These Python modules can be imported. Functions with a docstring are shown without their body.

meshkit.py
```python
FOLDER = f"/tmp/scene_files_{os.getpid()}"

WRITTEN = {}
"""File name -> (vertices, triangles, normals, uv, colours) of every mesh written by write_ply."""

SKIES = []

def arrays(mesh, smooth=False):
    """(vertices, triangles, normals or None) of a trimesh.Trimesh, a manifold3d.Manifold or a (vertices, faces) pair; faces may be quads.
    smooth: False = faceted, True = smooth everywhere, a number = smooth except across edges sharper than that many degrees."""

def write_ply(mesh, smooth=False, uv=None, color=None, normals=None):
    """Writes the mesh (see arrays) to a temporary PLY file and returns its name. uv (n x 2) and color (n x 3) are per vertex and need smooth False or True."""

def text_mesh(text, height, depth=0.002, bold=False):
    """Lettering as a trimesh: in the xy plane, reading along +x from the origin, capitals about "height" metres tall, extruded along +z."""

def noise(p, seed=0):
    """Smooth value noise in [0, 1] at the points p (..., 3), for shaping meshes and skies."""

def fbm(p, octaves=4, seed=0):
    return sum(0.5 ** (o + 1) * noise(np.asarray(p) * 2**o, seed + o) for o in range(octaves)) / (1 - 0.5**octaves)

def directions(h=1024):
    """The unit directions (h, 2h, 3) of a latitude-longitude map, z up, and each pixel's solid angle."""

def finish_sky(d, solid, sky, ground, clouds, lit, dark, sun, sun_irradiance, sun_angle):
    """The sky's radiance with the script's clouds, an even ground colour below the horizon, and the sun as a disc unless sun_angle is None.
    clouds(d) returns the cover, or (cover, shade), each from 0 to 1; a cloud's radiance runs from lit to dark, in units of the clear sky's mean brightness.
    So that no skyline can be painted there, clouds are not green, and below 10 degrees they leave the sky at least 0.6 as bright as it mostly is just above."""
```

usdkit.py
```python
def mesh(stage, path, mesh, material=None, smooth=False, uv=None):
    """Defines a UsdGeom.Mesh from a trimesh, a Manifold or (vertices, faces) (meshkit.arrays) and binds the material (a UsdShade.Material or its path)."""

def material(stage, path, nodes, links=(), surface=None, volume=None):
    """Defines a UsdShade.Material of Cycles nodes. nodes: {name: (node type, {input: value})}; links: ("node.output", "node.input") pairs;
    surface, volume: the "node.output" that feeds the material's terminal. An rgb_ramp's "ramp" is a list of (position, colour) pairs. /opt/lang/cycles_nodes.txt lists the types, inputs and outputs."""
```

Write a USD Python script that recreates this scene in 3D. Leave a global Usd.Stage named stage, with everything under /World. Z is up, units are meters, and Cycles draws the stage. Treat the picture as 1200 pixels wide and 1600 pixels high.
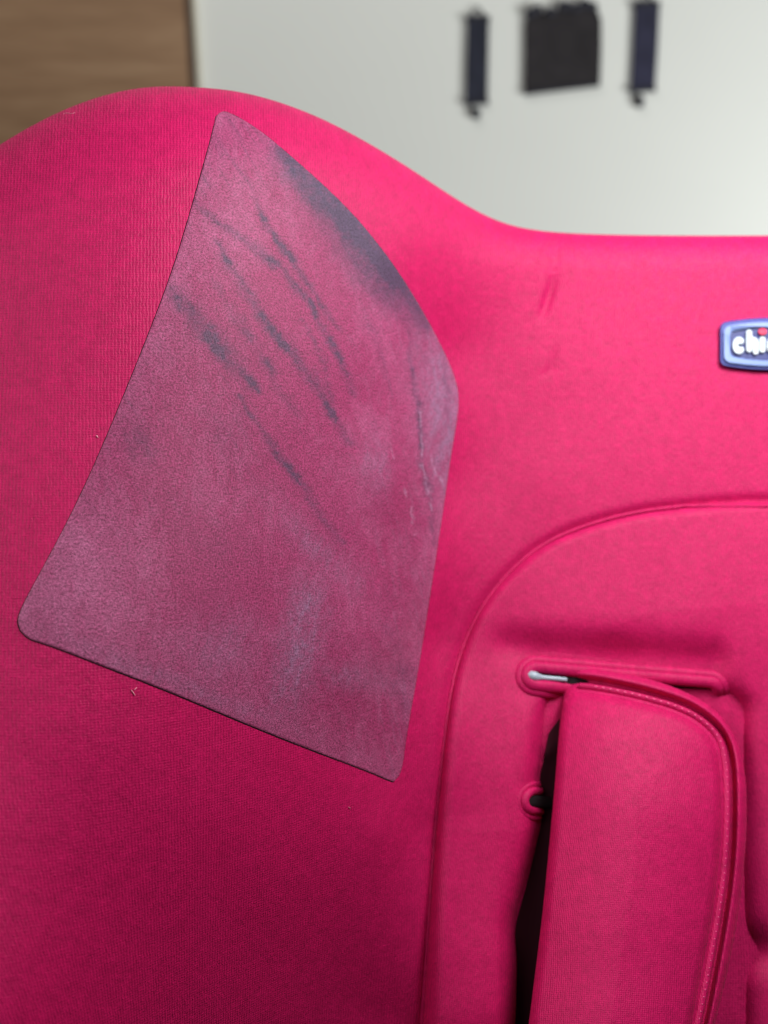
import math
import numpy as np
import trimesh, usdkit, meshkit
from scipy.interpolate import RBFInterpolator, CubicSpline
from scipy.ndimage import map_coordinates, gaussian_filter
from scipy.spatial import cKDTree
from pxr import Usd, UsdGeom, UsdLux, UsdShade, Gf, Sdf, Vt

rng = np.random.default_rng(7)
stage = Usd.Stage.CreateInMemory()
UsdGeom.SetStageUpAxis(stage, 'Z')
UsdGeom.SetStageMetersPerUnit(stage, 1.0)
UsdGeom.Xform.Define(stage, '/World')
UsdGeom.Scope.Define(stage, '/World/Looks')

# ------------------------------------------------------------------ camera
F = 1500.0                       # focal length in units of 1/1200 of the picture's width
PITCH = math.radians(20.5)
CAM = np.array([0.0, 0.0, 1.05])
RIGHT = np.array([1.0, 0, 0])
FWD = np.array([0, math.cos(PITCH), -math.sin(PITCH)])
UP = np.array([0, math.sin(PITCH), math.cos(PITCH)])
cam = UsdGeom.Camera.Define(stage, '/World/camera')
cam.CreateHorizontalApertureAttr(36.0)
cam.CreateVerticalApertureAttr(48.0)
cam.CreateFocalLengthAttr(36.0 * F / 1200.0)
cam.CreateFStopAttr(11.5)
cam.CreateFocusDistanceAttr(0.277)
cam.CreateClippingRangeAttr(Gf.Vec2f(0.02, 100))
cam.CreateExposureAttr(0.0)
M = np.eye(4); M[0, :3], M[1, :3], M[2, :3], M[3, :3] = RIGHT, UP, -FWD, CAM
UsdGeom.Xformable(cam).AddTransformOp().Set(Gf.Matrix4d(M.tolist()))

# ------------------------------------------------------------------ light: a room, no sky
def rect_light(name, pos, target, w, h, power, color):
    l = UsdLux.RectLight.Define(stage, '/World/' + name)
    l.CreateWidthAttr(w); l.CreateHeightAttr(h)
    l.CreateIntensityAttr(power); l.CreateColorAttr(Gf.Vec3f(*color))
    l.CreateNormalizeAttr(True)
    z = np.array(pos, float) - np.array(target, float); z /= np.linalg.norm(z)
    x = np.cross([0, 0, 1.0], z) if abs(z[2]) < .98 else np.cross([0, 1.0, 0], z)
    x /= np.linalg.norm(x); y = np.cross(z, x)
    m = np.eye(4); m[0, :3], m[1, :3], m[2, :3], m[3, :3] = x, y, z, pos
    l.AddTransformOp().Set(Gf.Matrix4d(m.tolist()))
    return l
rect_light('near_fill_light', (0.195, 0.28, 1.215), (0.1, 0.335, 0.93), 0.13, 0.13, 0.36, (1.0, 0.99, 0.98))  # added unseen fill close above, makes the brightness drop down the back
rect_light('upper_fill_light', (0.20, 0.19, 1.25), (0.1, 0.335, 0.93), 0.16, 0.16, 0.29, (1.0, 0.99, 0.98))  # second added fill, unseen, gives the upper back its sheen
rect_light('left_fill_light', (-0.98, -0.32, 1.79), (0.1, 0.34, 0.93), 0.6, 0.6, 3.4, (1.0, 0.98, 0.96))  # added fill from the left, position fitted to the shading
rect_light('wall_fill_light', (2.4, 0.8, 0.3), (0.9, 2.35, 0.95), 1.2, 1.2, 26.0, (0.98, 1.0, 1.0))  # added unseen panel that brightens the wall towards the lower right
rect_light('wall_fill_left', (-0.5, 1.3, 2.5), (-0.35, 2.35, 1.9), 0.8, 0.8, 3.5, (1.0, 0.985, 0.96))  # added unseen panel that lifts the left of the wall and the door
dome = UsdLux.DomeLight.Define(stage, '/World/room_ambient')
dm = usdkit.material(stage, '/World/Looks/room_ambient', {'b': ('background_shader', {'color': (0.9, 0.97, 1.0), 'strength': 0.01})}, surface='b.background')
UsdShade.MaterialBindingAPI.Apply(dome.GetPrim()).Bind(dm)

# ------------------------------------------------------------------ helpers
def at(px, py, d):
    px, py, d = np.broadcast_arrays(np.asarray(px, float), np.asarray(py, float), np.asarray(d, float))
    return CAM + ((px - 600) / F * d)[..., None] * RIGHT - ((py - 800) / F * d)[..., None] * UP + d[..., None] * FWD

used = {}
def path_of(name, parent):
    base = (str(parent.GetPath()) if parent is not None else '/World') + '/'
    n = used.get(base + name, -1) + 1
    used[base + name] = n
    return base + (name if n == 0 else f'{name}_{n:03d}')
def tag(p, label=None, cat=None, group=None, kind=None):
    for k, v in (('label', label), ('category', cat), ('group', group), ('kind', kind)):
        if v: p.SetCustomDataByKey(k, v)
    return p
def thing(name, loc, label, cat, group=None):
    x = UsdGeom.Xform.Define(stage, path_of(name, None)); x.AddTranslateOp().Set(Gf.Vec3d(*map(float, loc)))
    p = x.GetPrim(); ORIGIN[str(p.GetPath())] = np.array(loc, float)
    return tag(p, label, cat, group)
ORIGIN = {}
def origin(parent):
    if parent is None: return np.zeros(3)
    s = '/'.join(str(parent.GetPath()).split('/')[:3])
    return ORIGIN.get(s, np.zeros(3))
def obj(name, mesh, mat, parent=None, smooth=35, uv=None, attrs=None):
    v, f = (np.asarray(mesh[0], float), np.asarray(mesh[1])) if isinstance(mesh, tuple) else (np.array(mesh.vertices), np.array(mesh.faces))
    p = path_of(name, parent)
    m = usdkit.mesh(stage, p, (v - origin(parent), f), mat, smooth=smooth, uv=uv)
    for k, a in (attrs or {}).items():
        a = np.asarray(a, np.float32)
        t = Sdf.ValueTypeNames.FloatArray if a.ndim == 1 else Sdf.ValueTypeNames.Color3fArray
        UsdGeom.PrimvarsAPI(m).CreatePrimvar(k, t, 'vertex').Set((Vt.FloatArray if a.ndim == 1 else Vt.Vec3fArray).FromNumpy(a))
    return m.GetPrim()

def spline(pts, n, closed=False, chord=True):
    p = np.asarray(pts, float)
    if closed: p = np.vstack([p, p[:1]])
    t = np.concatenate([[0], np.cumsum(np.sqrt(np.linalg.norm(np.diff(p, axis=0), axis=1)))])
    s = CubicSpline(t, p, bc_type='periodic' if closed else 'natural')
    q = s(np.linspace(0, t[-1], n * 6))
    return resample(q, n, closed)
def resample(q, n, closed=False):
    l = np.concatenate([[0], np.cumsum(np.linalg.norm(np.diff(q, axis=0), axis=1))])
    s = np.linspace(0, l[-1], n + 1)[:-1] if closed else np.linspace(0, l[-1], n)
    return np.stack([np.interp(s, l, q[:, k]) for k in range(q.shape[1])], 1)

def grid_faces(rows, cols, wrap=False):
    i, j = np.meshgrid(np.arange(rows - 1), np.arange(cols if wrap else cols - 1), indexing='ij')
    a, b = i * cols + j, i * cols + (j + 1) % cols
    c, d = a + cols, b + cols
    return np.vstack([np.stack([a, c, b], -1).reshape(-1, 3), np.stack([b, c, d], -1).reshape(-1, 3)])

def tube(points, radius, sides=10, flat=1.0, normal=None, closed=False):
    p = np.asarray(points, float); n = len(p)
    t = np.gradient(p, axis=0)
    if closed: t = np.roll(p, -1, 0) - np.roll(p, 1, 0)
    t /= np.linalg.norm(t, axis=1, keepdims=True)
    nn = np.broadcast_to(np.asarray(FWD if normal is None else normal, float), p.shape)
    a = np.cross(t, nn); a /= np.linalg.norm(a, axis=1, keepdims=True) + 1e-12
    b = np.cross(a, t)
    g = np.arange(sides) * 2 * np.pi / sides
    r = np.broadcast_to(radius, (n,))[:, None, None]
    v = p[:, None] + r * (np.cos(g)[None, :, None] * a[:, None] + flat * np.sin(g)[None, :, None] * b[:, None])
    v = v.reshape(-1, 3)
    f = grid_faces(n, sides, True)
    if closed:
        j = np.arange(sides); k = (j + 1) % sides; o = (n - 1) * sides
        f = np.vstack([f, np.stack([o + j, j, o + k], 1), np.stack([o + k, j, k], 1)])
    else:
        v = np.vstack([v, p[0], p[-1]]); c0, c1 = n * sides, n * sides + 1
        j = np.arange(sides); k = (j + 1) % sides; o = (n - 1) * sides
        f = np.vstack([f, np.stack([np.full(sides, c0), j, k], 1), np.stack([np.full(sides, c1), o + k, o + j], 1)])
    return fix((v, f))
def fix(m):
    t = trimesh.Trimesh(*m, process=False)
    try:
        if t.is_watertight and t.volume < 0: t.invert()
    except Exception: pass
    return np.array(t.vertices), np.array(t.faces)

# ------------------------------------------------------------------ the seat's form: depth along the view axis over the front
CTRL = np.array([
    (-300, 700, .262), (-300, 1200, .236), (-300, 1900, .214),
    (0, 200, .288), (0, 600, .266), (0, 1000, .246), (0, 1600, .225), (0, 2000, .215),
    (200, 150, 0.292), (400, 150, 0.306),
    (550, 250, 0.324),
    (685, 320, 0.352),
    (750, 370, 0.366),
    (200, 400, 0.277), (400, 400, 0.294), (550, 400, 0.32), (620, 400, 0.334), (690, 400, 0.353), (760, 400, 0.367), (850, 400, 0.3765),
    (400, 550, 0.289), (550, 550, 0.316), (630, 550, 0.337), (685, 550, 0.356), (740, 550, 0.3665), (850, 550, 0.3725),
    (200, 750, 0.263), (400, 750, 0.286), (550, 750, 0.312), (630, 750, 0.33), (675, 750, 0.348), (720, 750, 0.3575), (850, 750, 0.363),
    (200, 1000, 0.254), (400, 1000, 0.28), (550, 1000, 0.3055), (620, 1000, 0.321), (660, 1000, 0.3365), (702, 1000, 0.345), (850, 1000, 0.349),
    (200, 1300, 0.251), (400, 1300, 0.280), (550, 1300, 0.3045), (610, 1300, 0.313), (645, 1300, 0.3215), (690, 1300, 0.328), (850, 1300, 0.3325),
    (200, 1600, 0.254), (400, 1600, 0.290), (550, 1600, 0.3150), (600, 1600, 0.3200), (640, 1600, 0.3200), (690, 1600, 0.3165), (850, 1600, 0.3192),
    (200, 2000, 0.258), (400, 2000, 0.298), (550, 2000, 0.325), (600, 2000, 0.327), (640, 2000, 0.322), (700, 2000, 0.309), (850, 2000, 0.306),
    (1000, 380, .382), (1000, 600, .374), (1000, 900, .357), (1000, 1200, .341), (1000, 1600, .323), (1000, 2000, .308),
    (1215, 380, .384), (1215, 600, .376), (1215, 900, .359), (1215, 1200, .343), (1215, 1600, .324), (1215, 2000, .309),
    (1600, 380, .384), (1600, 600, .376), (1600, 900, .359), (1600, 1200, .343), (1600, 1600, .324), (1600, 2000, .309),
])
GX0, GY0, GS = -450, 0, 10
gx, gy = np.arange(GX0, 1751, GS), np.arange(GY0, 2151, GS)
gpx, gpy = np.meshgrid(gx, gy)
GD = RBFInterpolator(CTRL[:, :2] / 500, CTRL[:, 2], kernel='thin_plate_spline', smoothing=1e-4)(np.stack([gpx, gpy], -1).reshape(-1, 2) / 500).reshape(gpx.shape)
GD = gaussian_filter(GD, 1.5)
def lookup(G, px, py):
    return map_coordinates(G, [(np.asarray(py) - GY0) / GS, (np.asarray(px) - GX0) / GS], order=3, mode='nearest')
def base(px, py): return lookup(GD, px, py)
# cloth coordinates in millimetres, measured along the form
GP = at(gpx, gpy, GD)
du = np.linalg.norm(np.diff(GP, axis=1), axis=2) * 1000; dv = np.linalg.norm(np.diff(GP, axis=0), axis=2) * 1000
GU = np.hstack([np.zeros((len(gy), 1)), np.cumsum(du, 1)]); GU = GU - GU[:, [int((300 - GX0) / GS)]]
GV = np.vstack([np.zeros((1, len(gx))), np.cumsum(dv, 0)]); GV = GV - GV[[int((700 - GY0) / GS)], :]
GU = gaussian_filter(GU, 3); GV = gaussian_filter(GV, 3)
def cloth_uv(px, py): return np.stack([lookup(GU, px, py), -lookup(GV, px, py)], -1)
XC = 0.165                      # the seat's middle plane

def pillow(outline, center, n, rings, front, back, keep=None):
    """A closed padded piece: rings from the middle out to the outline at the front, and back to the middle behind. front, back: depth of (px, py, e), e the distance to the outline."""
    o = resample(np.vstack([outline, outline[:1]]), n, True)
    c = np.asarray(center, float)
    rr = np.asarray(rings)                                       # from 0 to 1
    pf = c + rr[:, None, None] * (o - c)[None]
    ef = None
    df = front(pf[..., 0], pf[..., 1], ef)
    rb = rr[::-1][1:]
    pb = c + rb[:, None, None] * (o - c)[None]
    eb = None
    db = back(pb[..., 0], pb[..., 1], eb)
    px = np.concatenate([pf, pb]); d = np.concatenate([df, db])
    v = at(px[..., 0], px[..., 1], d).reshape(-1, 3)
    f = grid_faces(len(px), n, True)
    return v, f, px.reshape(-1, 2)

def ring_steps(coarse, fine, edge=0.12):
    """Radii from almost 0 to 1, crowded towards the outline."""
    a = np.linspace(0.0, 1 - edge, coarse, endpoint=False)
    t = np.linspace(0, np.pi / 2, fine)
    return np.concatenate([a, 1 - edge * (1 - np.sin(t))])

def mirror(v, f):
    """Cuts the piece at the seat's middle plane, adds its mirror image and joins the two; also gives the cloth coordinates."""
    v, f, _ = trimesh.intersections.slice_faces_plane(v, f, [-1, 0, 0], [XC, 0, 0])
    q = v - CAM; d = q @ FWD
    uv = cloth_uv(600 + q @ RIGHT / d * F, 800 - q @ UP / d * F)
    w = v.copy(); w[:, 0] = 2 * XC - w[:, 0]
    other = np.arange(len(v)) + len(v); on = v[:, 0] >= XC - 1e-5; other[on] = np.flatnonzero(on)
    V = np.vstack([v, w]); FF = np.vstack([f, other[f[:, ::-1]]])
    ids = np.unique(FF); re = np.full(len(V), -1); re[ids] = np.arange(len(ids))
    return V[ids], re[FF], np.vstack([uv, uv * [-1, 1]])[ids]
def fold(px, py):
    """Picture x, turned back smoothly at the seat's middle, so that the two halves meet without a crease."""
    pc = 600 + XC / base(px, py) * F
    return pc - np.sqrt((pc - px) ** 2 + 40.0 ** 2)

# ------------------------------------------------------------------ materials
def L(r, g, b):
    c = np.array([r, g, b]) / 255
    return tuple(np.where(c <= .04045, c / 12.92, ((c + .055) / 1.055) ** 2.4))
def fabric(name, col, period=0.95, bump=0.6, sheen=0.03, var=0.28, course=0.8):
    dark = tuple(x * (1 - var) for x in col); lite = tuple(min(1, x * (1 + .45 * var)) for x in col)
    return usdkit.material(stage, '/World/Looks/' + name, {
        'uv': ('texture_coordinate', {}),
        'w': ('wave_texture', {'scale': 0.314 / period, 'distortion': 2.3, 'detail': 2.5, 'detail_scale': 1.1, 'bands_direction': 'x'}),
        'c': ('wave_texture', {'scale': 0.314 / (period * course), 'distortion': 3.0, 'detail': 2.0, 'detail_scale': 1.2, 'bands_direction': 'y'}),
        'm': ('mapping', {'scale': (1.0, 0.42, 1.0)}),
        'st': ('noise_texture', {'scale': 1.5, 'detail': 2.0, 'roughness': 0.6}),
        'fz': ('noise_texture', {'scale': 2.4, 'detail': 2.0, 'roughness': 0.65}),
        'bl': ('noise_texture', {'scale': 0.22, 'detail': 4.0, 'roughness': 0.75}),
        'h1': ('math', {'math_type': 'multiply', 'value2': 0.26}),
        'h2': ('math', {'math_type': 'multiply_add', 'value2': 0.10}),
        'h3': ('math', {'math_type': 'multiply_add', 'value2': 0.85}),
        'h4': ('math', {'math_type': 'multiply_add', 'value2': 0.45}),
        'fac': ('map_range', {'from_min': 0.50, 'from_max': 1.15, 'to_min': 0.0, 'to_max': 1.0, 'clamp': True}),
        'mx': ('mix', {'color1': dark, 'color2': lite}),
        'bf': ('map_range', {'from_min': 0.3, 'from_max': 0.7, 'to_min': 0.84, 'to_max': 1.14}),
        'mul': ('vector_math', {'math_type': 'scale'}),
        'b': ('bump', {'strength': bump, 'distance': 0.00045}),
        'p': ('principled_bsdf', {'roughness': 0.55, 'specular_ior_level': 0.23, 'sheen_weight': sheen, 'sheen_roughness': 0.45, 'sheen_tint': (1.0, 0.55, 0.75)}),
    }, [('uv.UV', 'w.vector'), ('uv.UV', 'c.vector'), ('uv.UV', 'fz.vector'), ('uv.UV', 'bl.vector'), ('uv.UV', 'm.vector'), ('m.vector', 'st.vector'),
        ('w.fac', 'h1.value1'), ('c.fac', 'h2.value1'), ('h1.value', 'h2.value3'), ('st.fac', 'h3.value1'), ('h2.value', 'h3.value3'), ('fz.fac', 'h4.value1'), ('h3.value', 'h4.value3'),
        ('h4.value', 'fac.value'), ('fac.result', 'mx.fac'), ('bl.fac', 'bf.value'), ('mx.color', 'mul.vector1'), ('bf.result', 'mul.scale'),
        ('mul.vector', 'p.base_color'), ('h4.value', 'b.height'), ('b.normal', 'p.normal')], surface='p.BSDF')
def plain(name, col, rough=0.5, spec=0.4, nscale=None, var=0.2, bump=0.0, sheen=0.0):
    n = {'p': ('principled_bsdf', {'base_color': col, 'roughness': rough, 'specular_ior_level': spec, 'sheen_weight': sheen})}
    l = []
    if nscale:
        n |= {'g': ('geometry', {}), 'n': ('noise_texture', {'scale': nscale, 'detail': 4.0, 'roughness': 0.6}),
              'mx': ('mix', {'color1': tuple(x * (1 - var) for x in col), 'color2': tuple(min(1, x * (1 + var)) for x in col)})}
        l += [('g.position', 'n.vector'), ('n.fac', 'mx.fac'), ('mx.color', 'p.base_color')]
        if bump:
            n['b'] = ('bump', {'strength': bump, 'distance': 0.002}); l += [('n.fac', 'b.height'), ('b.normal', 'p.normal')]
    return usdkit.material(stage, '/World/Looks/' + name, n, l, surface='p.BSDF')
CRIMSON = (0.54, 0.0060, 0.105)
M_cover = fabric('crimson_knit', CRIMSON)
M_pad = fabric('crimson_pad_knit', CRIMSON, period=0.75, bump=0.5)
M_binding = fabric('crimson_binding', CRIMSON, period=0.6, bump=0.5)
M_thread = plain('pink_thread', (0.78, 0.09, 0.25), 0.7, 0.3)
M_slit_shade = plain('slit_shade', (0.012, 0.008, 0.010), 0.8, 0.2)
M_gap_shade = plain('pad_gap_shade', (0.030, 0.004, 0.010), 0.9, 0.15)
M_white = plain('pale_plastic', L(160, 174, 188), 0.35)
M_navy = plain('navy_rubber', L(34, 48, 138), 0.45, 0.4)
M_navy2 = plain('navy_field', L(30, 42, 110), 0.45, 0.4)
M_ring = plain('pale_blue_rubber', L(128, 150, 205), 0.45, 0.3)
M_letter = plain('white_rubber', L(205, 218, 224), 0.5, 0.4)
M_dot = plain('red_rubber', L(215, 40, 85), 0.5, 0.4)

# ------------------------------------------------------------------ wall and door behind
YW = 2.35
def on_wall(px, py, y=YW):
    px, py = np.asarray(px, float), np.asarray(py, float)
    ray = ((px - 600) / F)[..., None] * RIGHT - ((py - 800) / F)[..., None] * UP + FWD
    return CAM + ray * ((y - CAM[1]) / ray[..., 1])[..., None]
wm = plain('wall_paint', L(218, 220, 214), 0.85, 0.2, nscale=2.2, var=0.03)
w = trimesh.creation.box([9.0, 0.1, 3.4]); w.apply_translation([0, YW + 0.05, 1.3])
tag(obj('wall', w, wm, smooth=False), kind='structure')

# the wooden door at the left
M_wood = usdkit.material(stage, '/World/Looks/brown_wood', {
    'g': ('geometry', {}), 'm': ('mapping', {'scale': (1.6, 1.0, 14.0)}),
    'n': ('noise_texture', {'scale': 2.0, 'detail': 5.0, 'roughness': 0.6, 'distortion': 0.4}),
    'm2': ('mapping', {'scale': (6.0, 6.0, 160.0)}), 'n2': ('noise_texture', {'scale': 1.5, 'detail': 3.0}),
    'r': ('rgb_ramp', {'ramp': [(0.25, L(134, 103, 76)), (0.5, L(152, 120, 91)), (0.75, L(166, 135, 105))]}),
    'r2': ('rgb_ramp', {'ramp': [(0.3, (0.8, 0.78, 0.76)), (0.7, (1, 1, 1))]}),
    'mx': ('mix', {'mix_type': 'multiply', 'fac': 0.7}), 'p': ('principled_bsdf', {'roughness': 0.55, 'specular_ior_level': 0.3})},
    [('g.position', 'm.vector'), ('m.vector', 'n.vector'), ('g.position', 'm2.vector'), ('m2.vector', 'n2.vector'), ('n.fac', 'r.fac'), ('n2.fac', 'r2.fac'),
     ('r.color', 'mx.color1'), ('r2.color', 'mx.color2'), ('mx.color', 'p.base_color')], surface='p.BSDF')
M_edge = plain('door_edge_wood', L(70, 50, 38), 0.6)
M_trim = plain('pale_trim', L(205, 200, 180), 0.6)
e0 = on_wall(289, 0, YW - .035)
door = thing('wooden_door', (e0[0] - .45, YW - .02, 0), 'brown wooden door panel behind the seat, left of the pale wall', 'door')
b = trimesh.creation.box([0.9, 0.035, 2.2]); b.apply_translation([e0[0] - .45, YW - .0185, 1.1]); obj('door_panel', b, M_wood, door, smooth=False)
b = trimesh.creation.box([0.010, 0.037, 2.2]); b.apply_translation([e0[0] + .0052, YW - .0195, 1.1]); obj('edge_strip', b, M_edge, door, smooth=False)
b = trimesh.creation.box([0.008, 0.012, 2.2]); b.apply_translation([e0[0] + .0145, YW - .0065, 1.1]); obj('door_stop', b, M_trim, door, smooth=False)

# the three dark hangings on the wall
M_hang = {}
for nm, c in (('navy_cloth', L(40, 42, 54)), ('dark_brown_cloth', L(42, 39, 41)), ('ink_cloth', L(44, 44, 62))):
    M_hang[nm] = plain(nm, c, 0.85, 0.2, nscale=28, var=0.65, bump=0.6, sheen=0.1)
M_cord = plain('dark_cord', L(48, 48, 56), 0.8, 0.2)
def wall_slab(pts, th, y=YW):
    """A cloth panel of some thickness against the wall, its outline given in the picture."""
    from shapely.geometry import Polygon
    p = on_wall([q[0] for q in pts], [q[1] for q in pts], y)
    m = trimesh.creation.extrude_polygon(Polygon(p[:, [0, 2]]).buffer(0), th, engine='earcut')
    v = np.array(m.vertices); v = np.stack([v[:, 0], y - 0.003 - v[:, 2], v[:, 1]], 1)
    m = trimesh.Trimesh(v, m.faces); m.fix_normals()
    return m
def hanging(name, label, pts, matname, top, tassel, rods):
    c = on_wall(*np.mean(pts, 0))
    t = thing(name, (c[0], YW, c[2]), label, 'wall hanging')
    obj('cloth_panel', wall_slab(pts, .006), M_hang[matname], t, smooth=False)
    for a, bb in rods:
        p = on_wall([a[0], bb[0]], [a[1], bb[1]], YW - .008); obj('rod', tube(resample(p, 6), .0055, 8, normal=[0, 1, 0]), M_cord, t)
    if top:
        p = on_wall([q[0] for q in top], [q[1] for q in top], YW - .006); obj('hanging_loop', tube(resample(p, 16), .0018, 6, normal=[0, 1, 0]), M_cord, t)
    if tassel:
        (x0, y0), (x1, y1) = tassel
        p = resample(on_wall([x0, x0 + .3 * (x1 - x0), x1], [y0, y0 + .3 * (y1 - y0), y1], YW - .008), 14)
        s = np.linspace(0, 1, 14); r = np.interp(s, [0, .3, .42, .6, .85, 1], [.0016, .0018, .0085, .0105, .0088, .006])
        obj('tassel', tube(p, r, 10, normal=[0, 1, 0]), M_cord, t)
    return t
hanging('wall_hanging', 'narrow dark navy scroll on the wall, left of the wide brown hanging',
        [(730, 30), (763, 29), (762, 95), (761, 158), (727, 160), (728, 95)], 'navy_cloth', [(733, 29), (744, 12), (748, 12), (760, 29)], ((744, 160), (743, 186)), [((728, 30), (765, 28)), ((725, 160), (763, 159))])
hanging('wall_hanging', 'narrow dark blue scroll on the wall, tilted, right of the wide brown hanging',
        [(991, 8), (1029, 6), (1026, 75), (1022, 139), (985, 140), (988, 75)], 'ink_cloth', [(996, 7), (1008, -9), (1012, -9), (1024, 6)], ((1000, 140), (999, 168)), [((989, 8), (1031, 5)), ((983, 141), (1024, 139))])
wide = hanging('wall_hanging', 'wide dark brown cloth hanging with a bumpy top edge, between the two narrow scrolls',
        [(818, 148), (819, 85), (819, 38), (822, 27), (830, 19), (840, 17), (850, 20), (862, 19), (872, 13), (882, 9), (892, 14), (903, 12), (914, 7), (925, 10), (933, 18), (938, 32), (938, 80), (936, 133), (880, 141)], 'dark_brown_cloth', None, None, [])
tops = np.array([(828, 21), (839, 15), (860, 18), (879, 9), (886, 9), (901, 12), (914, 6), (926, 10)])
for k, (x, y) in enumerate(tops):
    s = trimesh.creation.icosphere(2, .012); s.apply_scale([1, .6, .8]); s.apply_translation(on_wall(x, y, YW - .012)); obj('knot', s, M_cord, wide)
p = on_wall(np.linspace(819, 936, 12), np.linspace(146, 132, 12), YW - .010); obj('hem', tube(p, .004, 6, normal=[0, 1, 0]), M_cord, wide)

# ------------------------------------------------------------------ the child seat
seat = thing('child_seat', at(800, 1900, .36), 'crimson padded child seat with a worn grey patch on its side wing', 'child seat')

CUSH = spline([(640, 2080), (651, 1750), (660, 1600), (668, 1480), (678, 1330), (690, 1200), (706, 1075), (726, 1005), (758, 942), (800, 891), (850, 851), (915, 822), (990, 802), (1080, 790), (1203, 783), (1330, 792), (1450, 815), (1560, 860)], 400)
cush_tree = cKDTree(resample(CUSH, 4000))
def seg_dist(px, py, a, b):
    a, b = np.array(a, float), np.array(b, float); ab = b - a
    t = np.clip(((px - a[0]) * ab[0] + (py - a[1]) * ab[1]) / (ab @ ab), 0, 1)
    return np.hypot(px - a[0] - t * ab[0], py - a[1] - t * ab[1]), t
def wrinkle(px, py, pts, w, depth):
    """A fine crease along a line of points, fading at its ends."""
    out = 0; n = len(pts) - 1
    for k in range(n):
        d, t = seg_dist(px, py, pts[k], pts[k + 1]); s = (k + t) / n
        out = np.maximum(out, depth * np.exp(-(d / w) ** 2) * np.sin(np.pi * np.clip(s, .03, .97)) ** .6)
    return out
def cover_detail(px, py):
    g = cush_tree.query(np.stack([px, py], -1).reshape(-1, 2), workers=-1)[0].reshape(np.shape(px))
    d = 0.0015 * np.exp(-(g / 9) ** 2)
    d = d + wrinkle(px, py, [(868, 425), (862, 450), (853, 478), (846, 500)], 5.5, .0026)
    d = d + wrinkle(px, py, [(866, 370), (867, 400), (866, 430)], 6, .0012)
    d = d + wrinkle(px, py, [(868, 545), (862, 575), (850, 590)], 6, .0008)
    q = np.stack([fold(px, py) / 170, py / 230, np.zeros_like(px)], -1)
    return d + (meshkit.fbm(q, 2, 3) - .5) * .0016
OUT = np.vstack([spline([(1650, 367), (1400, 367), (1203, 368), (1050, 368), (930, 366), (850, 361), (790, 349), (730, 321), (660, 276), (590, 232), (510, 189), (440, 161), (370, 143), (300, 136), (235, 136), (160, 150), (80, 181), (0, 226), (-90, 292), (-180, 390), (-245, 520), (-285, 700), (-310, 950), (-325, 1300), (-330, 1700), (-330, 2080)], 900),
                 [(1650, 2080)]])
def roll_w(px): return np.interp(px, [-300, 0, 250, 500, 700, 850, 1200], [150, 150, 150, 120, 85, 60, 55])
def top_e(px, py, e): return e
TOPT = cKDTree(resample(OUT[:-1], 5000))
def roll(px, py, e, sign):
    e = TOPT.query(np.stack([px, py], -1).reshape(-1, 2), workers=-1)[0].reshape(px.shape)
    wd = roll_w(px); t = np.clip(1 - e / wd, 0, 1); h = wd * 0.19e-3
    s = np.sqrt(np.maximum(1 - t * t, 0))
    return h * (1 - s) if sign > 0 else h * (1 + s)
def f_front(px, py, e): return base(px, py) + roll(px, py, e, 1) + cover_detail(px, py)
def f_back(px, py, e): return base(px, py) + roll(px, py, e, -1) + .001
v, f, px = pillow(OUT, (440, 900), 1150, ring_steps(200, 60, .16), f_front, f_back)
v, f, uv = mirror(v, f)
obj('seat_cover', (v, f), M_cover, seat, smooth=True, uv=uv)

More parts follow.
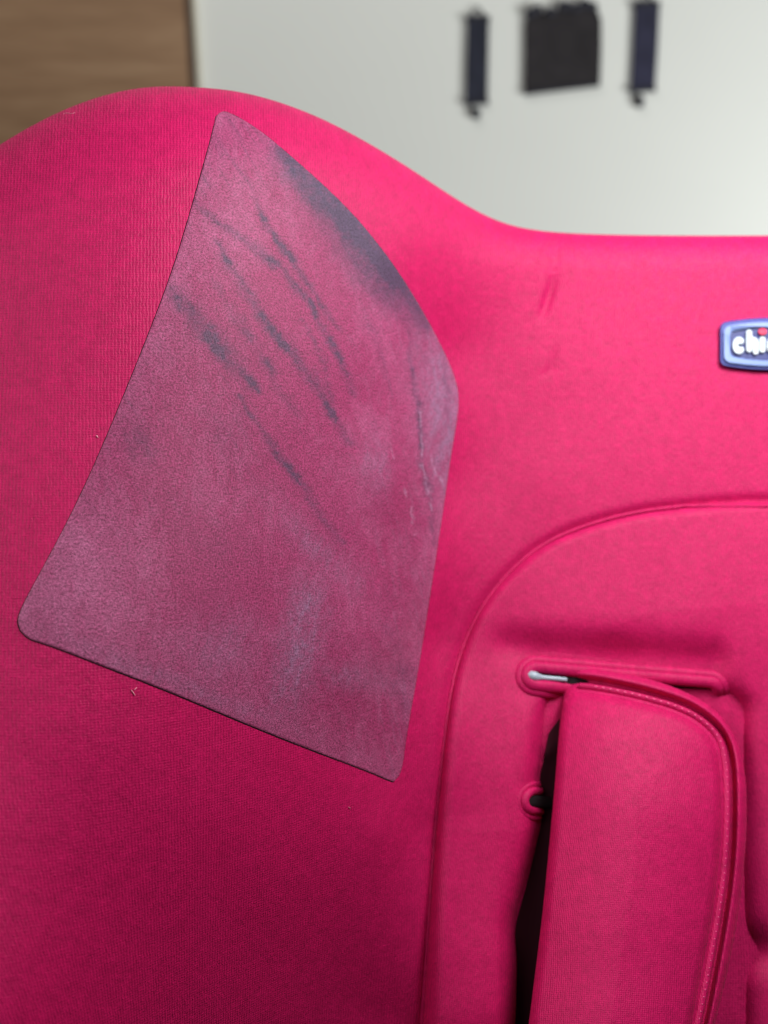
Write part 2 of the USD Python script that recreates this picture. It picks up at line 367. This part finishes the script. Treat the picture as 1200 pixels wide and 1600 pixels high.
# inner cushion with its rolled edge
COUT = np.vstack([CUSH, [(1700, 930), (1700, 2080)]])
PADL = spline([(1010, 960), (905, 1000), (880, 1062), (862, 1100), (851, 1180), (846, 1225), (848, 1262), (842, 1310), (818, 1400), (806, 1450), (808, 1500), (806, 1600), (800, 1700), (790, 2000)], 200)
def cushion_lift(px, py, e):
    e = cush_tree.query(np.stack([px, py], -1).reshape(-1, 2), workers=-1)[0].reshape(px.shape)
    low = np.clip((py - 950) / 350, 0, 1) * np.clip((900 - px) / 120, 0, 1)
    t = np.clip(e / (18 + 10 * low), 0, 1)
    return -.0022 - .0015 * low + (.0050 + .0065 * low) * np.sqrt(np.maximum(1 - (1 - t) ** 2, 0)) + .003 * np.clip(e / 160, 0, 1)
def channel(px, py):
    """The hollow behind the shoulder pad, and the dents round the slots."""
    left = np.interp(py, PADL[:, 1], PADL[:, 0])
    inside = 1 / (1 + np.exp(-(px - left) / 9)) * 1 / (1 + np.exp((px - 1150) / 14)) * 1 / (1 + np.exp(-(py - 1092) / 9))
    d = .020 * inside
    s, _ = seg_dist(px, py, (850, 1056), (1105, 1082)); d = d + .0045 * np.exp(-(s / 52) ** 2)
    s, _ = seg_dist(px, py, (800, 1010), (1110, 1030)); d = d + .003 * np.exp(-(s / 30) ** 2)
    d = d + .0034 * np.exp(-((px - 1180) / 50) ** 2 - ((py - 1488) / 34) ** 2)
    q = np.stack([fold(px, py) / 120, py / 150, np.zeros_like(px) + 5], -1)
    return d + (meshkit.fbm(q, 2, 8) - .5) * .0022
def cu_front(px, py, e): return base(px, py) - cushion_lift(px, py, e) + channel(px, py)
def cu_back(px, py, e): return base(px, py) + .0226 + 0 * px
v, f, px = pillow(COUT, (1010, 1500), 900, ring_steps(170, 50, .14), cu_front, cu_back)
v, f, uv = mirror(v, f)
cushion = obj('back_cushion', (v, f), M_pad, seat, smooth=True, uv=uv)
def on_cushion(px, py, lift=0.0):
    px, py = np.asarray(px, float), np.asarray(py, float)
    return at(px, py, cu_front(px, py, None) - lift)

# piping in the groove round the cushion
pp = CUSH[40:300]; pts = at(pp[:, 0], pp[:, 1], base(pp[:, 0], pp[:, 1]) + .0012 - .0016 * np.clip((1000 - pp[:, 1]) / 120, 0, 1))
pts = pts[pts[:, 0] < XC]
ptm = pts.copy()[::-1]; ptm[:, 0] = 2 * XC - ptm[:, 0]
vv, ff = tube(np.vstack([pts, ptm[1:]]), .0008, 8)
obj('piping', (vv, ff), M_binding, cushion, smooth=True, uv=vv[:, [0, 2]] * 1000)

# ---- the worn patch on the wing
def side(pts, n): return spline(pts, n)
NU, NV = 420, 560
T = side([(338, 182), (347, 174.5), (362, 178), (400, 200), (450, 240), (520, 303), (580, 368), (640, 452), (684, 530), (705, 575), (714, 603), (716.5, 617)], NU)
R = side([(716.5, 617), (716, 640), (706, 705), (692, 800), (672, 930), (652, 1055), (634, 1160), (625, 1208), (615, 1221)], NV)
B = side([(32, 985), (45, 997), (70, 1006), (150, 1036), (270, 1083), (400, 1137), (520, 1184), (590, 1211), (606, 1218), (615, 1221)], NU)
Lf = side([(338, 182), (330, 215), (305, 305), (270, 420), (225, 540), (180, 650), (120, 785), (60, 900), (32, 955), (28.5, 972), (32, 985)], NV)
uu, vv_ = np.meshgrid(np.linspace(0, 1, NU), np.linspace(0, 1, NV))
def coons():
    a = (1 - vv_)[..., None] * T[None] + vv_[..., None] * B[None]
    b = (1 - uu)[..., None] * Lf[:, None] + uu[..., None] * R[:, None]
    c = ((1 - uu) * (1 - vv_))[..., None] * T[0] + (uu * (1 - vv_))[..., None] * T[-1] + ((1 - uu) * vv_)[..., None] * B[0] + (uu * vv_)[..., None] * B[-1]
    return a + b - c
Q = coons(); qx, qy = Q[..., 0], Q[..., 1]
ring = np.vstack([T, R, B[::-1], Lf[::-1]])
pe = cKDTree(resample(ring, 6000)).query(Q.reshape(-1, 2))[0].reshape(qx.shape)
pd = f_front(qx, qy, None) - .00022 * np.sqrt(np.clip(pe / 2, 0, 1)) - .00015
# the print of the patch: mauve ground, dark smears, greyish rubbed places, plus painted sheen; fixed to the cloth
def fb(sx, sy, ang, o, seed):
    ca, sa = math.cos(ang), math.sin(ang)
    return meshkit.fbm(np.stack([(qx * ca + qy * sa) / sx, (-qx * sa + qy * ca) / sy, np.zeros_like(qx) + seed], -1), o, seed)
warp = 16 * (fb(40, 40, 0, 3, 11) - .5) + 7 * (fb(6, 6, 0, 2, 13) - .5); warp2 = 16 * (fb(40, 40, 0, 3, 12) - .5) + 7 * (fb(6, 6, 0, 2, 14) - .5)
wx, wy = qx + warp, qy + warp2
def streak(pts, w0, w1, amt, p=1.0):
    out = np.zeros_like(qx); n = len(pts) - 1
    for k in range(n):
        d, t = seg_dist(wx, wy, pts[k], pts[k + 1]); s = (k + t) / n
        w = w0 + (w1 - w0) * np.sin(np.pi * s) ** .8
        out = np.maximum(out, amt * np.exp(-(d / w) ** 2) * np.clip(np.sin(np.pi * np.clip(s, .03, .97)), 0, 1) ** (p * .5))
    return out
dark = np.zeros_like(qx)
for a in ([(452, 254), (505, 306), (545, 350), (585, 398), (622, 448), (655, 500)], 22, 38, 1.15, .25), ([(470, 268), (530, 330), (580, 392), (625, 455), (650, 500)], 18, 34, 1.1, .3), \
         ([(505, 345), (560, 410), (610, 470)], 10, 22, .6, .5), \
         ([(262, 450), (290, 475), (320, 512), (355, 555), (400, 608)], 8, 17, 1.2, .4), ([(275, 452), (310, 490), (345, 530)], 3, 5, .6, .4), \
         ([(300, 318), (350, 352), (400, 385), (445, 425), (480, 470), (520, 540), (552, 610)], 5, 8, 1.2, .3), ([(340, 380), (372, 440), (410, 500), (455, 550), (500, 612), (548, 692)], 5, 9, 1.25, .3), \
         ([(396, 312), (420, 355), (455, 405), (490, 455), (532, 518)], 4, 7, 1.15, .3), ([(372, 615), (405, 670), (442, 718), (480, 770), (535, 850)], 4, 8, 1.0, .4), ([(345, 395), (372, 440), (388, 475)], 6, 12, .7, .5), \
         ([(470, 500), (505, 560), (520, 640), (545, 700)], 3, 6, .7, .3), ([(330, 440), (380, 510), (430, 590), (470, 650)], 4, 9, .55, .3), ([(560, 470), (590, 540), (612, 620)], 3, 6, .4, .3), ([(488, 575), (500, 605), (510, 628)], 5, 8, 1.1, .5), \
         ([(634, 490), (642, 560), (652, 640), (660, 720), (672, 800), (678, 850)], 3.6, 4.8, .85, .3), ([(690, 560), (696, 620), (700, 680)], 3.4, 4.4, .55), \
         ([(180, 640), (215, 690), (240, 730)], 12, 22, .35), ([(330, 640), (350, 690), (370, 730)], 18, 30, .25), ([(600, 900), (630, 1050), (632, 1150)], 10, 26, .3), ([(250, 780), (330, 850), (420, 900)], 25, 60, .14):
    dark = np.maximum(dark, streak(a[0], a[1], a[2], a[3], a[4] if len(a) > 4 else 1.0))
grit = fb(5, 5, 0, 2, 21)
gate = np.clip((fb(34, 34, 0, 2, 51) - .36) * 3.2, .55, 1.05); gate = np.maximum(gate, np.clip(1.15 - pe / 45, 0, 1) * (qx > 430) * (qy < 560))
dark = dark * gate
dark = np.clip(dark * (.75 + .9 * (fb(26, 8, .9, 3, 5) - .38)) * (.55 + 1.05 * fb(4, 4, 0, 2, 22)) * 1.05, 0, 1)
# fine smears that run down to the right, and the rubbed greyish places with the sheen painted near the fold
runs = np.clip(fb(75, 5, 1.0, 3, 41) * 2.6 - 1.35, 0, 1) * np.clip(fb(120, 120, 0, 2, 42) * 3 - 1.0, 0, 1) * np.clip((900 - qy) / 250, 0, 1)
dark = np.maximum(dark, .55 * runs * (.5 + fb(4, 4, 0, 2, 23)))
fine = np.clip(fb(60, 2.6, 1.35, 3, 43) * 3 - 1.75, 0, 1)
grey = np.zeros_like(qx)
for (x, y, rx, ry, an, am) in ((470, 1000, 34, 120, .25, .8), (350, 1010, 55, 60, .3, .4), (685, 650, 34, 130, -.1, .95), (590, 720, 22, 50, 0, .5), (500, 860, 90, 26, .8, .5), (560, 1060, 80, 20, .2, .45), (300, 1075, 190, 16, .37, .4)):
    ca, sa = math.cos(an), math.sin(an); X, Y = wx - x, wy - y
    grey = np.maximum(grey, am * np.exp(-((X * ca + Y * sa) / rx) ** 2 - ((-X * sa + Y * ca) / ry) ** 2))
grey = np.clip(grey * (.25 + 1.2 * fb(9, 40, .35, 3, 9)) * (.4 + 1.2 * fb(3, 6, .2, 2, 33)) + .35 * fine * np.clip((qx - 520) / 120, 0, 1), 0, 1)
light = np.exp(-pe / 50) * .25 + .2 * np.exp(-((qx - 330) / 160) ** 2 - ((qy - 300) / 200) ** 2) + .7 * np.exp(-((qx - 90) / 110) ** 2 - ((qy - 920) / 110) ** 2)  # lighter tones: mottled print with sheen painted in near edges and corner
light = np.clip(light + .9 * (fb(70, 120, -.4, 4, 2) - .45) + .5 * (fb(8, 16, 0, 2, 27) - .5), 0, 1)
scr = np.zeros_like(qx)
for a in ([(655, 640), (660, 720), (672, 800)], .9), ([(672, 705), (690, 760)], .9), ([(628, 740), (640, 780), (652, 830)], .7), ([(610, 690), (618, 720)], .5):
    for k in range(len(a[0]) - 1):
        d, t = seg_dist(wx, wy, a[0][k], a[0][k + 1]); scr = np.maximum(scr, a[1] * np.exp(-(d / 1.5) ** 2) * np.clip((fb(4, 12, 0, 2, 31) - .3) * 3, 0, 1))
def lerp(a, b, t): return a + (np.asarray(b) - a) * t[..., None]
col = lerp(np.broadcast_to(L(143, 50, 93), qx.shape + (3,)), L(163, 86, 124), light)
col = lerp(col, L(134, 104, 134), grey * .75)
band = np.zeros_like(qx)
for a in ([(440, 238), (505, 303), (548, 350), (588, 400), (625, 452), (662, 505)], 20, 40, 1.0, .2), ([(480, 262), (540, 325), (595, 392), (640, 455), (668, 510)], 16, 32, 1.0, .2), ([(520, 370), (575, 430), (620, 490)], 12, 26, .6, .4):
    band = np.maximum(band, streak(*a))
band = np.clip(band * (.62 + .75 * fb(60, 14, .9, 3, 61)) * (.8 + .4 * fb(5, 5, 0, 2, 62)), 0, 1)
col = lerp(col, L(64, 56, 80), np.maximum(dark * .80, band * .93))
col = lerp(col, L(172, 136, 166), scr * .7)
col = col * (.84 + .32 * grit)[..., None]
M_patch = usdkit.material(stage, '/World/Looks/worn_vinyl', {
    'a': ('attribute', {'attribute': 'print_colour'}), 'uv': ('texture_coordinate', {}),
    'n': ('noise_texture', {'scale': 1.5, 'detail': 3.0, 'roughness': 0.75}), 'n2': ('noise_texture', {'scale': 1.1, 'detail': 2.0}),
    'r': ('map_range', {'from_min': 0.3, 'from_max': 0.7, 'to_min': 0.42, 'to_max': 1.75}), 's': ('vector_math', {'math_type': 'scale'}),
    'b': ('bump', {'strength': 0.9, 'distance': 0.00025}),
    'p': ('principled_bsdf', {'roughness': 0.5, 'specular_ior_level': 0.28, 'sheen_weight': 0.15, 'sheen_roughness': 0.4})},
    [('uv.UV', 'n.vector'), ('uv.UV', 'n2.vector'), ('n.fac', 'r.value'), ('a.color', 's.vector1'), ('r.result', 's.scale'), ('s.vector', 'p.base_color'), ('n.fac', 'b.height'), ('b.normal', 'p.normal')], surface='p.BSDF')
M_cut = plain('cut_edge_shade', L(48, 18, 34), 0.8, 0.2)
pv = at(qx, qy, pd).reshape(-1, 3)
patch = obj('worn_patch', (pv, grid_faces(NV, NU)), M_patch, seat, smooth=True, uv=cloth_uv(qx, qy).reshape(-1, 2), attrs={'print_colour': col.reshape(-1, 3)})
tag(patch, 'mauve grey worn patch with dark smears')
# its cut edge and the shade there, painted as a dark ribbon on the cover, a hair wider at the left and bottom
rl = resample(np.vstack([ring, ring[:1]]), 1400, True)
j = .35 * (meshkit.fbm(np.stack([rl[:, 0] / 6, rl[:, 1] / 6, 0 * rl[:, 0]], -1), 2, 4) - .5) * 2
cen = np.array([430, 720.]); tg = np.roll(rl, -1, 0) - np.roll(rl, 1, 0); nr = np.stack([tg[:, 1], -tg[:, 0]], 1); nr /= np.linalg.norm(nr, axis=1, keepdims=True) + 1e-9
nr *= np.sign(((rl - cen) * nr).sum(1, keepdims=True))
wide_e = np.clip(-nr[:, 0] * .8 + nr[:, 1] * .9, 0, 1) * 1.5 + .25 + j
o2 = rl + nr * wide_e[:, None]; i2 = rl - nr * 1.5
rv = np.vstack([at(i2[:, 0], i2[:, 1], f_front(i2[:, 0], i2[:, 1], None) - .00012), at(rl[:, 0], rl[:, 1], f_front(rl[:, 0], rl[:, 1], None) - .00014), at(o2[:, 0], o2[:, 1], f_front(o2[:, 0], o2[:, 1], None) - .0001)])
obj('shaded_cut_edge', (rv, grid_faces(3, 1400, True)), M_cut, patch, smooth=True)

# ---- strap slots: a rolled fabric lip round a slit
def stadium(a, b, r, n=90):
    a, b = np.array(a, float), np.array(b, float); t = (b - a) / np.linalg.norm(b - a); nn = np.array([-t[1], t[0]]); ang = np.arctan2(t[1], t[0])
    q = np.vstack([[a + nn * r], [b + nn * r], b + r * np.stack([np.cos(ang + np.linspace(np.pi / 2, -np.pi / 2, 24)), np.sin(ang + np.linspace(np.pi / 2, -np.pi / 2, 24))], 1),
                   [a - nn * r], a + r * np.stack([np.cos(ang + np.linspace(-np.pi / 2, -3 * np.pi / 2, 24)), np.sin(ang + np.linspace(-np.pi / 2, -3 * np.pi / 2, 24))], 1)])
    return resample(q, n, True)
def slot(a, b, r0=9, tr=.0022, label=None, guide=None, sink=0.0, flip=False):
    def piece(name, m, mat, parent, uv=False):
        v, f = m
        if flip: v = v.copy(); v[:, 0] = 2 * XC - v[:, 0]; f = f[:, ::-1]
        return obj(name, (v, f), mat, parent, smooth=True, uv=v[:, [0, 2]] * 1000 if uv else None)
    o = stadium(a, b, r0 + 8, 180)
    hole = piece('strap_slot', flat_on(stadium(a, b, r0 + 2, 90), .0013 - sink), M_slit_shade, seat)  # black sheet laid on the cushion paints the dark inside the slit
    if label: tag(hole, label)
    p = on_cushion(o[:, 0], o[:, 1], .0012 - sink)
    vv, ff = tube(p, tr, 12, flat=.8, closed=True); piece('lip', (vv, ff), M_binding, hole, True)
    o = stadium(a, b, r0 + 18, 180); p = on_cushion(o[:, 0], o[:, 1], -.0003 - sink)
    vv, ff = tube(p, tr * .9, 12, flat=.8, closed=True); piece('lip', (vv, ff), M_binding, hole, True)
    if guide:
        g = resample(np.array(guide, float), 24); p = on_cushion(g[:, 0], g[:, 1], .0022)
        rr = np.interp(np.linspace(0, 1, 24), [0, .08, .22, .4, 1], [.0006, .0017, .0018, .0009, .0008]); piece('strap_guide', tube(p, rr, 10), M_white, hole)
    return hole
def flat_on(poly, lift):
    c = poly.mean(0); q = np.vstack([poly, c[None]]); v = on_cushion(q[:, 0], q[:, 1], lift); n = len(poly); i = np.arange(n)
    return v, np.stack([i, np.full(n, n), (i + 1) % n], 1)
slot((836, 1057), (1108, 1080), 6, label='upper slot, open above the shoulder pad', guide=[(823, 1054), (840, 1058), (885, 1062)])
slot((836, 1252), (1090, 1272), 8, tr=.0015, sink=.0006, label='middle slot, its end showing left of the pad')
slot((830, 1457), (1080, 1475), 5, tr=.0020, sink=.0022, label='lowest slot, dark beside the pad')

for a, b, r in (((836, 1057), (1108, 1080), 6), ((836, 1252), (1090, 1272), 8), ((830, 1457), (1080, 1475), 5)):
    slot(a, b, r, flip=True)

# ---- the badge on the upper back
from shapely.geometry import Polygon
def badge_shape(x0, x1, y0, y1, bow_t, bow_b, cr):
    xm = (x0 + x1) / 2; hw = (x1 - x0) / 2
    xs = np.linspace(x0, x1, 60); k = ((xs - xm) / hw) ** 2
    pts = np.vstack([np.stack([xs, y0 + bow_t * k], 1), np.stack([xs[::-1], y1 - bow_b * k], 1)])
    return Polygon(pts).buffer(-cr).buffer(cr, 16)
BX = 1202.5
def shell_on(poly, lift, th, rnd=0.0):
    """A raised flat piece on the seat cover: the shape's outline, given as seen, gets a base, a rounded shoulder and a top."""
    lay = [(0.0, 0.0), (0.0, th * .6), (.35 * rnd, th * .88), (rnd, th)]
    o = resample(np.array(poly.exterior.coords), 140, True)
    c = np.array(poly.representative_point().coords[0]) if rnd >= 0 else None
    vs, faces = [], []
    tg = np.roll(o, -1, 0) - np.roll(o, 1, 0); nn = np.stack([-tg[:, 1], tg[:, 0]], 1); nn /= np.linalg.norm(nn, axis=1, keepdims=True) + 1e-9
    if not poly.contains(__import__('shapely').geometry.Point(o[0] + nn[0] * .3)): nn = -nn
    rows = [o + nn * ins for ins, _ in lay]
    for r, (_, h) in zip(rows, lay): vs.append(at(r[:, 0], r[:, 1], f_front(r[:, 0], r[:, 1], None) - lift - h))
    v = np.vstack(vs); f = grid_faces(4, 140, True)
    top = Polygon(rows[-1]).buffer(0)
    tv, tf = trimesh.creation.triangulate_polygon(top, engine='earcut')
    k = len(v); v = np.vstack([v, at(tv[:, 0], tv[:, 1], f_front(tv[:, 0], tv[:, 1], None) - lift - th)])
    t3 = trimesh.Trimesh(v, np.vstack([f, tf + k]), process=False); trimesh.repair.fix_normals(t3)
    return np.array(t3.vertices), np.array(t3.faces)
def ring_on(poly, inner, lift, th):
    g = poly.difference(inner)
    m = trimesh.creation.extrude_polygon(g, 1.0, engine='earcut'); m = m.subdivide_to_size(9, max_iter=6) if False else m
    v = np.array(m.vertices); return at(v[:, 0], v[:, 1], f_front(v[:, 0], v[:, 1], None) - lift - th * v[:, 2]), np.array(m.faces)
badge = obj('badge', shell_on(badge_shape(1124.5, 1280.5, 496.5, 579, 8, 8, 11), -.0002, .0022, 2.0), M_navy, seat, smooth=30)
tag(badge, 'blue rubber badge with white lettering')
R0, R1 = badge_shape(1131.5, 1273.5, 503.5, 571.5, 7, 7, 11), badge_shape(1141.0, 1264.0, 511, 563.5, 7, 7, 9)
obj('badge_rim', ring_on(R0, R1, .0020, .0010), M_ring, badge, smooth=30)
obj('badge_field', shell_on(R1.buffer(-.3), .0020, .00025, .3), M_navy2, badge, smooth=30)
import shapely
def stroke(pts, w): return shapely.geometry.LineString(pts).buffer(w, 12)
def arc(cx, cy, rx, ry, a0, a1): 
    t = np.radians(np.linspace(a0, a1, 30)); return np.stack([cx + rx * np.cos(t), cy - ry * np.sin(t)], 1)
def L_c(x): return stroke(arc(x, 540, 5.2, 8.6, 52, 308), 5.0)
def L_h(x): return stroke([(x - 5, 520), (x - 5, 546)], 4.9).union(stroke(np.vstack([arc(x, 536, 5.3, 4.6, 150, 0), [(x + 5.3, 549.5)]]), 4.9))
def L_i(x): return stroke([(x, 531), (x, 546.5)], 5.0)
def L_o(x): return Polygon(arc(x, 540, 10.4, 13.6, 0, 359)).difference(Polygon(arc(x, 540, 1.9, 4.4, 0, 359)))
for nm, shp in (('letter', L_c(1154.5)), ('letter', L_h(1175.5)), ('letter', L_i(1191.5)), ('letter', L_c(1208)), ('letter', L_c(1229)), ('letter', L_o(1250))):
    if nm == 'letter' and len(shp.interiors):
        obj(nm, ring_on(Polygon(shp.exterior), Polygon(shp.interiors[0]), .0021, .0012), M_letter, badge, smooth=30)
    else:
        obj(nm, shell_on(shp, .0021, .0013, 1.2), M_letter, badge, smooth=30)
obj('letter_dot', shell_on(Polygon(arc(1191.5, 518.3, 7.2, 5.6, 0, 359)), .0021, .0013, 1.2), M_dot, badge, smooth=30)

# ------------------------------------------------------------------ the shoulder pad hanging from the upper slot
pad = thing('shoulder_pad', at(990, 1900, .29), 'crimson padded shoulder strap cover with stitched rolled edge, hanging from the seat slot', 'strap cover')
def pad_front(px, py):
    """Depth of the pad's front face: it leans out of the slot and bows across."""
    y = np.asarray(py, float)
    d = np.interp(y, [1040, 1080, 1140, 1250, 1400, 1600, 1900, 2100], [.341, .332, .321, .309, .298, .284, .268, .262])
    xm = np.interp(y, [1040, 1300, 1600, 2000], [1000, 1003, 975, 920])
    return d + .010 * ((np.asarray(px) - xm) / 150) ** 2
gpd = gaussian_filter(pad_front(gpx, gpy), 3)
def pf(px, py): return lookup(gpd, px, py)
OUTA = np.vstack([spline([(800, 2080), (812, 1750), (826, 1600), (846, 1440), (858, 1320), (868, 1210), (876, 1120), (884, 1072), (892, 1052), (905, 1044), (950, 1048), (1010, 1060), (1070, 1081), (1115, 1108), (1145, 1145), (1162, 1195), (1167, 1270), (1162, 1360), (1150, 1450), (1134, 1530), (1117, 1600), (1085, 1760), (1050, 2080)], 500)])
TA = cKDTree(resample(OUTA, 4000))
def qr(px, py, T, w):
    e = T.query(np.stack([px, py], -1).reshape(-1, 2), workers=-1)[0].reshape(np.shape(px)); t = np.clip(1 - e / w, 0, 1); return np.sqrt(np.maximum(1 - t * t, 0)), e
# centre line of the seam between the front panel and the rolled edge
SEAM = spline([(868, 1095), (884, 1073), (900, 1069), (960, 1077), (1030, 1094), (1080, 1113), (1115, 1140), (1132, 1172), (1138, 1250), (1135, 1340), (1124, 1430), (1108, 1520), (1092, 1600), (1060, 1760), (1025, 2080)], 600)
TS = cKDTree(resample(SEAM, 4000))
_t = np.gradient(SEAM, axis=0); _n = np.stack([-_t[:, 1], _t[:, 0]], 1); _n /= np.linalg.norm(_n, axis=1, keepdims=True)
TG = cKDTree(resample(SEAM - _n * 5.5, 4000))
def a_front(px, py, e):
    s, ee = qr(px, py, TA, 19)
    g = TS.query(np.stack([px, py], -1).reshape(-1, 2), workers=-1)[0].reshape(px.shape)
    return pf(px, py) + .0042 * (1 - s) + .0062 * np.exp(-(TG.query(np.stack([px, py], -1).reshape(-1, 2), workers=-1)[0].reshape(px.shape) / 7) ** 2) + .0010
def a_back(px, py, e):
    s, ee = qr(px, py, TA, 19); return pf(px, py) + .0042 * (1 + s) + .0034
v, f, px = pillow(OUTA, (985, 1500), 900, ring_steps(90, 60, .22), a_front, a_back)
obj('rolled_edge', (v, f), M_pad, pad, smooth=True, uv=cloth_uv(px[:, 0], px[:, 1]))
# near-black sheet that paints the pad's shadow in the gap at its left
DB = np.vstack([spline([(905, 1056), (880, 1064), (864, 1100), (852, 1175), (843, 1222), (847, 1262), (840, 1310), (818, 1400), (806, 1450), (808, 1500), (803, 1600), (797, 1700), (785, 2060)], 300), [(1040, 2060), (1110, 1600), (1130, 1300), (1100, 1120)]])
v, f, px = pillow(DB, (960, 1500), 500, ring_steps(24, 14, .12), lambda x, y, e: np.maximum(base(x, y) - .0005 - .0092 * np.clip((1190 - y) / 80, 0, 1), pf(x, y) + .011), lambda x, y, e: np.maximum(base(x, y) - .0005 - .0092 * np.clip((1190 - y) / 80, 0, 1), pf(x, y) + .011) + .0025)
tag(obj('gap_shade', (v, f), M_gap_shade, pad, smooth=True), 'near-black sheet painting the shadow left of the strap cover')
# front panel
LEFT = spline([(800, 2080), (813, 1750), (826.5, 1600), (846.5, 1440), (858.5, 1320), (868, 1210), (875, 1130), (880, 1095)], 200)
INN = SEAM[20:] + 0; tg = np.gradient(INN, axis=0); nn = np.stack([-tg[:, 1], tg[:, 0]], 1); nn /= np.linalg.norm(nn, axis=1, keepdims=True)
INB = INN + nn * 9.5
OUTB = np.vstack([LEFT, INB[INB[:, 0] > 884]])
TB = cKDTree(resample(np.vstack([OUTB, OUTB[:1]]), 4000))
def b_front(px, py, e):
    s, ee = qr(px, py, TB, 16); q = np.stack([px / 150, py / 170, np.zeros_like(px) + 2], -1)
    return pf(px, py) - .0042 * s - .0022 * np.clip(ee / 130, 0, 1) ** .8 + .003 + (meshkit.fbm(q, 2, 6) - .5) * .0016
def b_back(px, py, e):
    s, ee = qr(px, py, TB, 16); return pf(px, py) + .004 + .002 * s
v, f, px = pillow(OUTB, (985, 1500), 800, ring_steps(110, 50, .16), b_front, b_back)
obj('front_panel', (v, f), M_pad, pad, smooth=True, uv=cloth_uv(px[:, 0], px[:, 1]))
# binding strip along the seam, and its stitches
SB = SEAM[24:560] + 0
jit = .8 * (meshkit.fbm(np.stack([SB[:, 0] / 18, SB[:, 1] / 18, 0 * SB[:, 0]], -1), 2, 9) - .5)
tg = np.gradient(SB, axis=0); nn = np.stack([-tg[:, 1], tg[:, 0]], 1); nn /= np.linalg.norm(nn, axis=1, keepdims=True)
SBC = SB + nn * (2.8 + jit)[:, None]
p = at(SBC[:, 0], SBC[:, 1], pf(SBC[:, 0], SBC[:, 1]) + .0010)
vv, ff = tube(p, .00115, 10, flat=.75); obj('seam_binding', (vv, ff), M_binding, pad, smooth=True, uv=vv[:, [0, 2]] * 1000)
ST = resample(SB + nn * 1.0, 96)
parts = []
for k in range(2, 94):
    a, b = ST[k], ST[k] + (ST[k + 1] - ST[k]) * .6
    q = np.stack([a, (a + b) / 2, b]); zz = pf(q[:, 0], q[:, 1]) + np.array([.0008, -.0001, .0008]) + .00022 * np.clip((q[:, 1] - 1130) / 60, 0, 1)
    parts.append(trimesh.Trimesh(*tube(at(q[:, 0], q[:, 1], zz),   .00038, 6), process=False))
m = trimesh.util.concatenate(parts)
tag(obj('stitching', m, M_thread, pad, smooth=True), kind='stuff')

twin = UsdGeom.Xform.Define(stage, path_of('shoulder_pad', None)); twin.GetPrim().GetReferences().AddInternalReference(pad.GetPath())
twin.ClearXformOpOrder(); o = ORIGIN[str(pad.GetPath())]
twin.AddTransformOp().Set(Gf.Matrix4d(-1, 0, 0, 0, 0, 1, 0, 0, 0, 0, 1, 0, 2 * XC - o[0], o[1], o[2], 1))
twin.GetPrim().SetInstanceable(True)
tag(twin.GetPrim(), 'crimson padded strap cover at the far right of the seat, beyond the first', 'strap cover')

# ------------------------------------------------------------------ lint on the cloth
M_lint = plain('pale_lint', (0.75, 0.28, 0.38), 0.9, 0.1)
fib = []
for (x, y, dx, dy, w) in ((152, 682, 1.2, 1.6, .00020), (108, 177, 9, -2, .00009), (208, 1082, 3, 4, .00012), (212, 1076, 2, -2, .0001), (546, 1262, 1.2, 1.2, .0001)):
    t = np.linspace(-1, 1, 8); X = x + dx * t; Y = y + dy * t + 1.6 * np.sin(t * 2.6) * (abs(dx) > 4)
    fib.append(trimesh.Trimesh(*tube(at(X, Y, f_front(X, Y, None) - .0002), w, 5), process=False))
tag(obj('lint', trimesh.util.concatenate(fib), M_lint, smooth=True), 'pale specks and fibres of lint on the crimson wing', 'lint', kind='stuff')
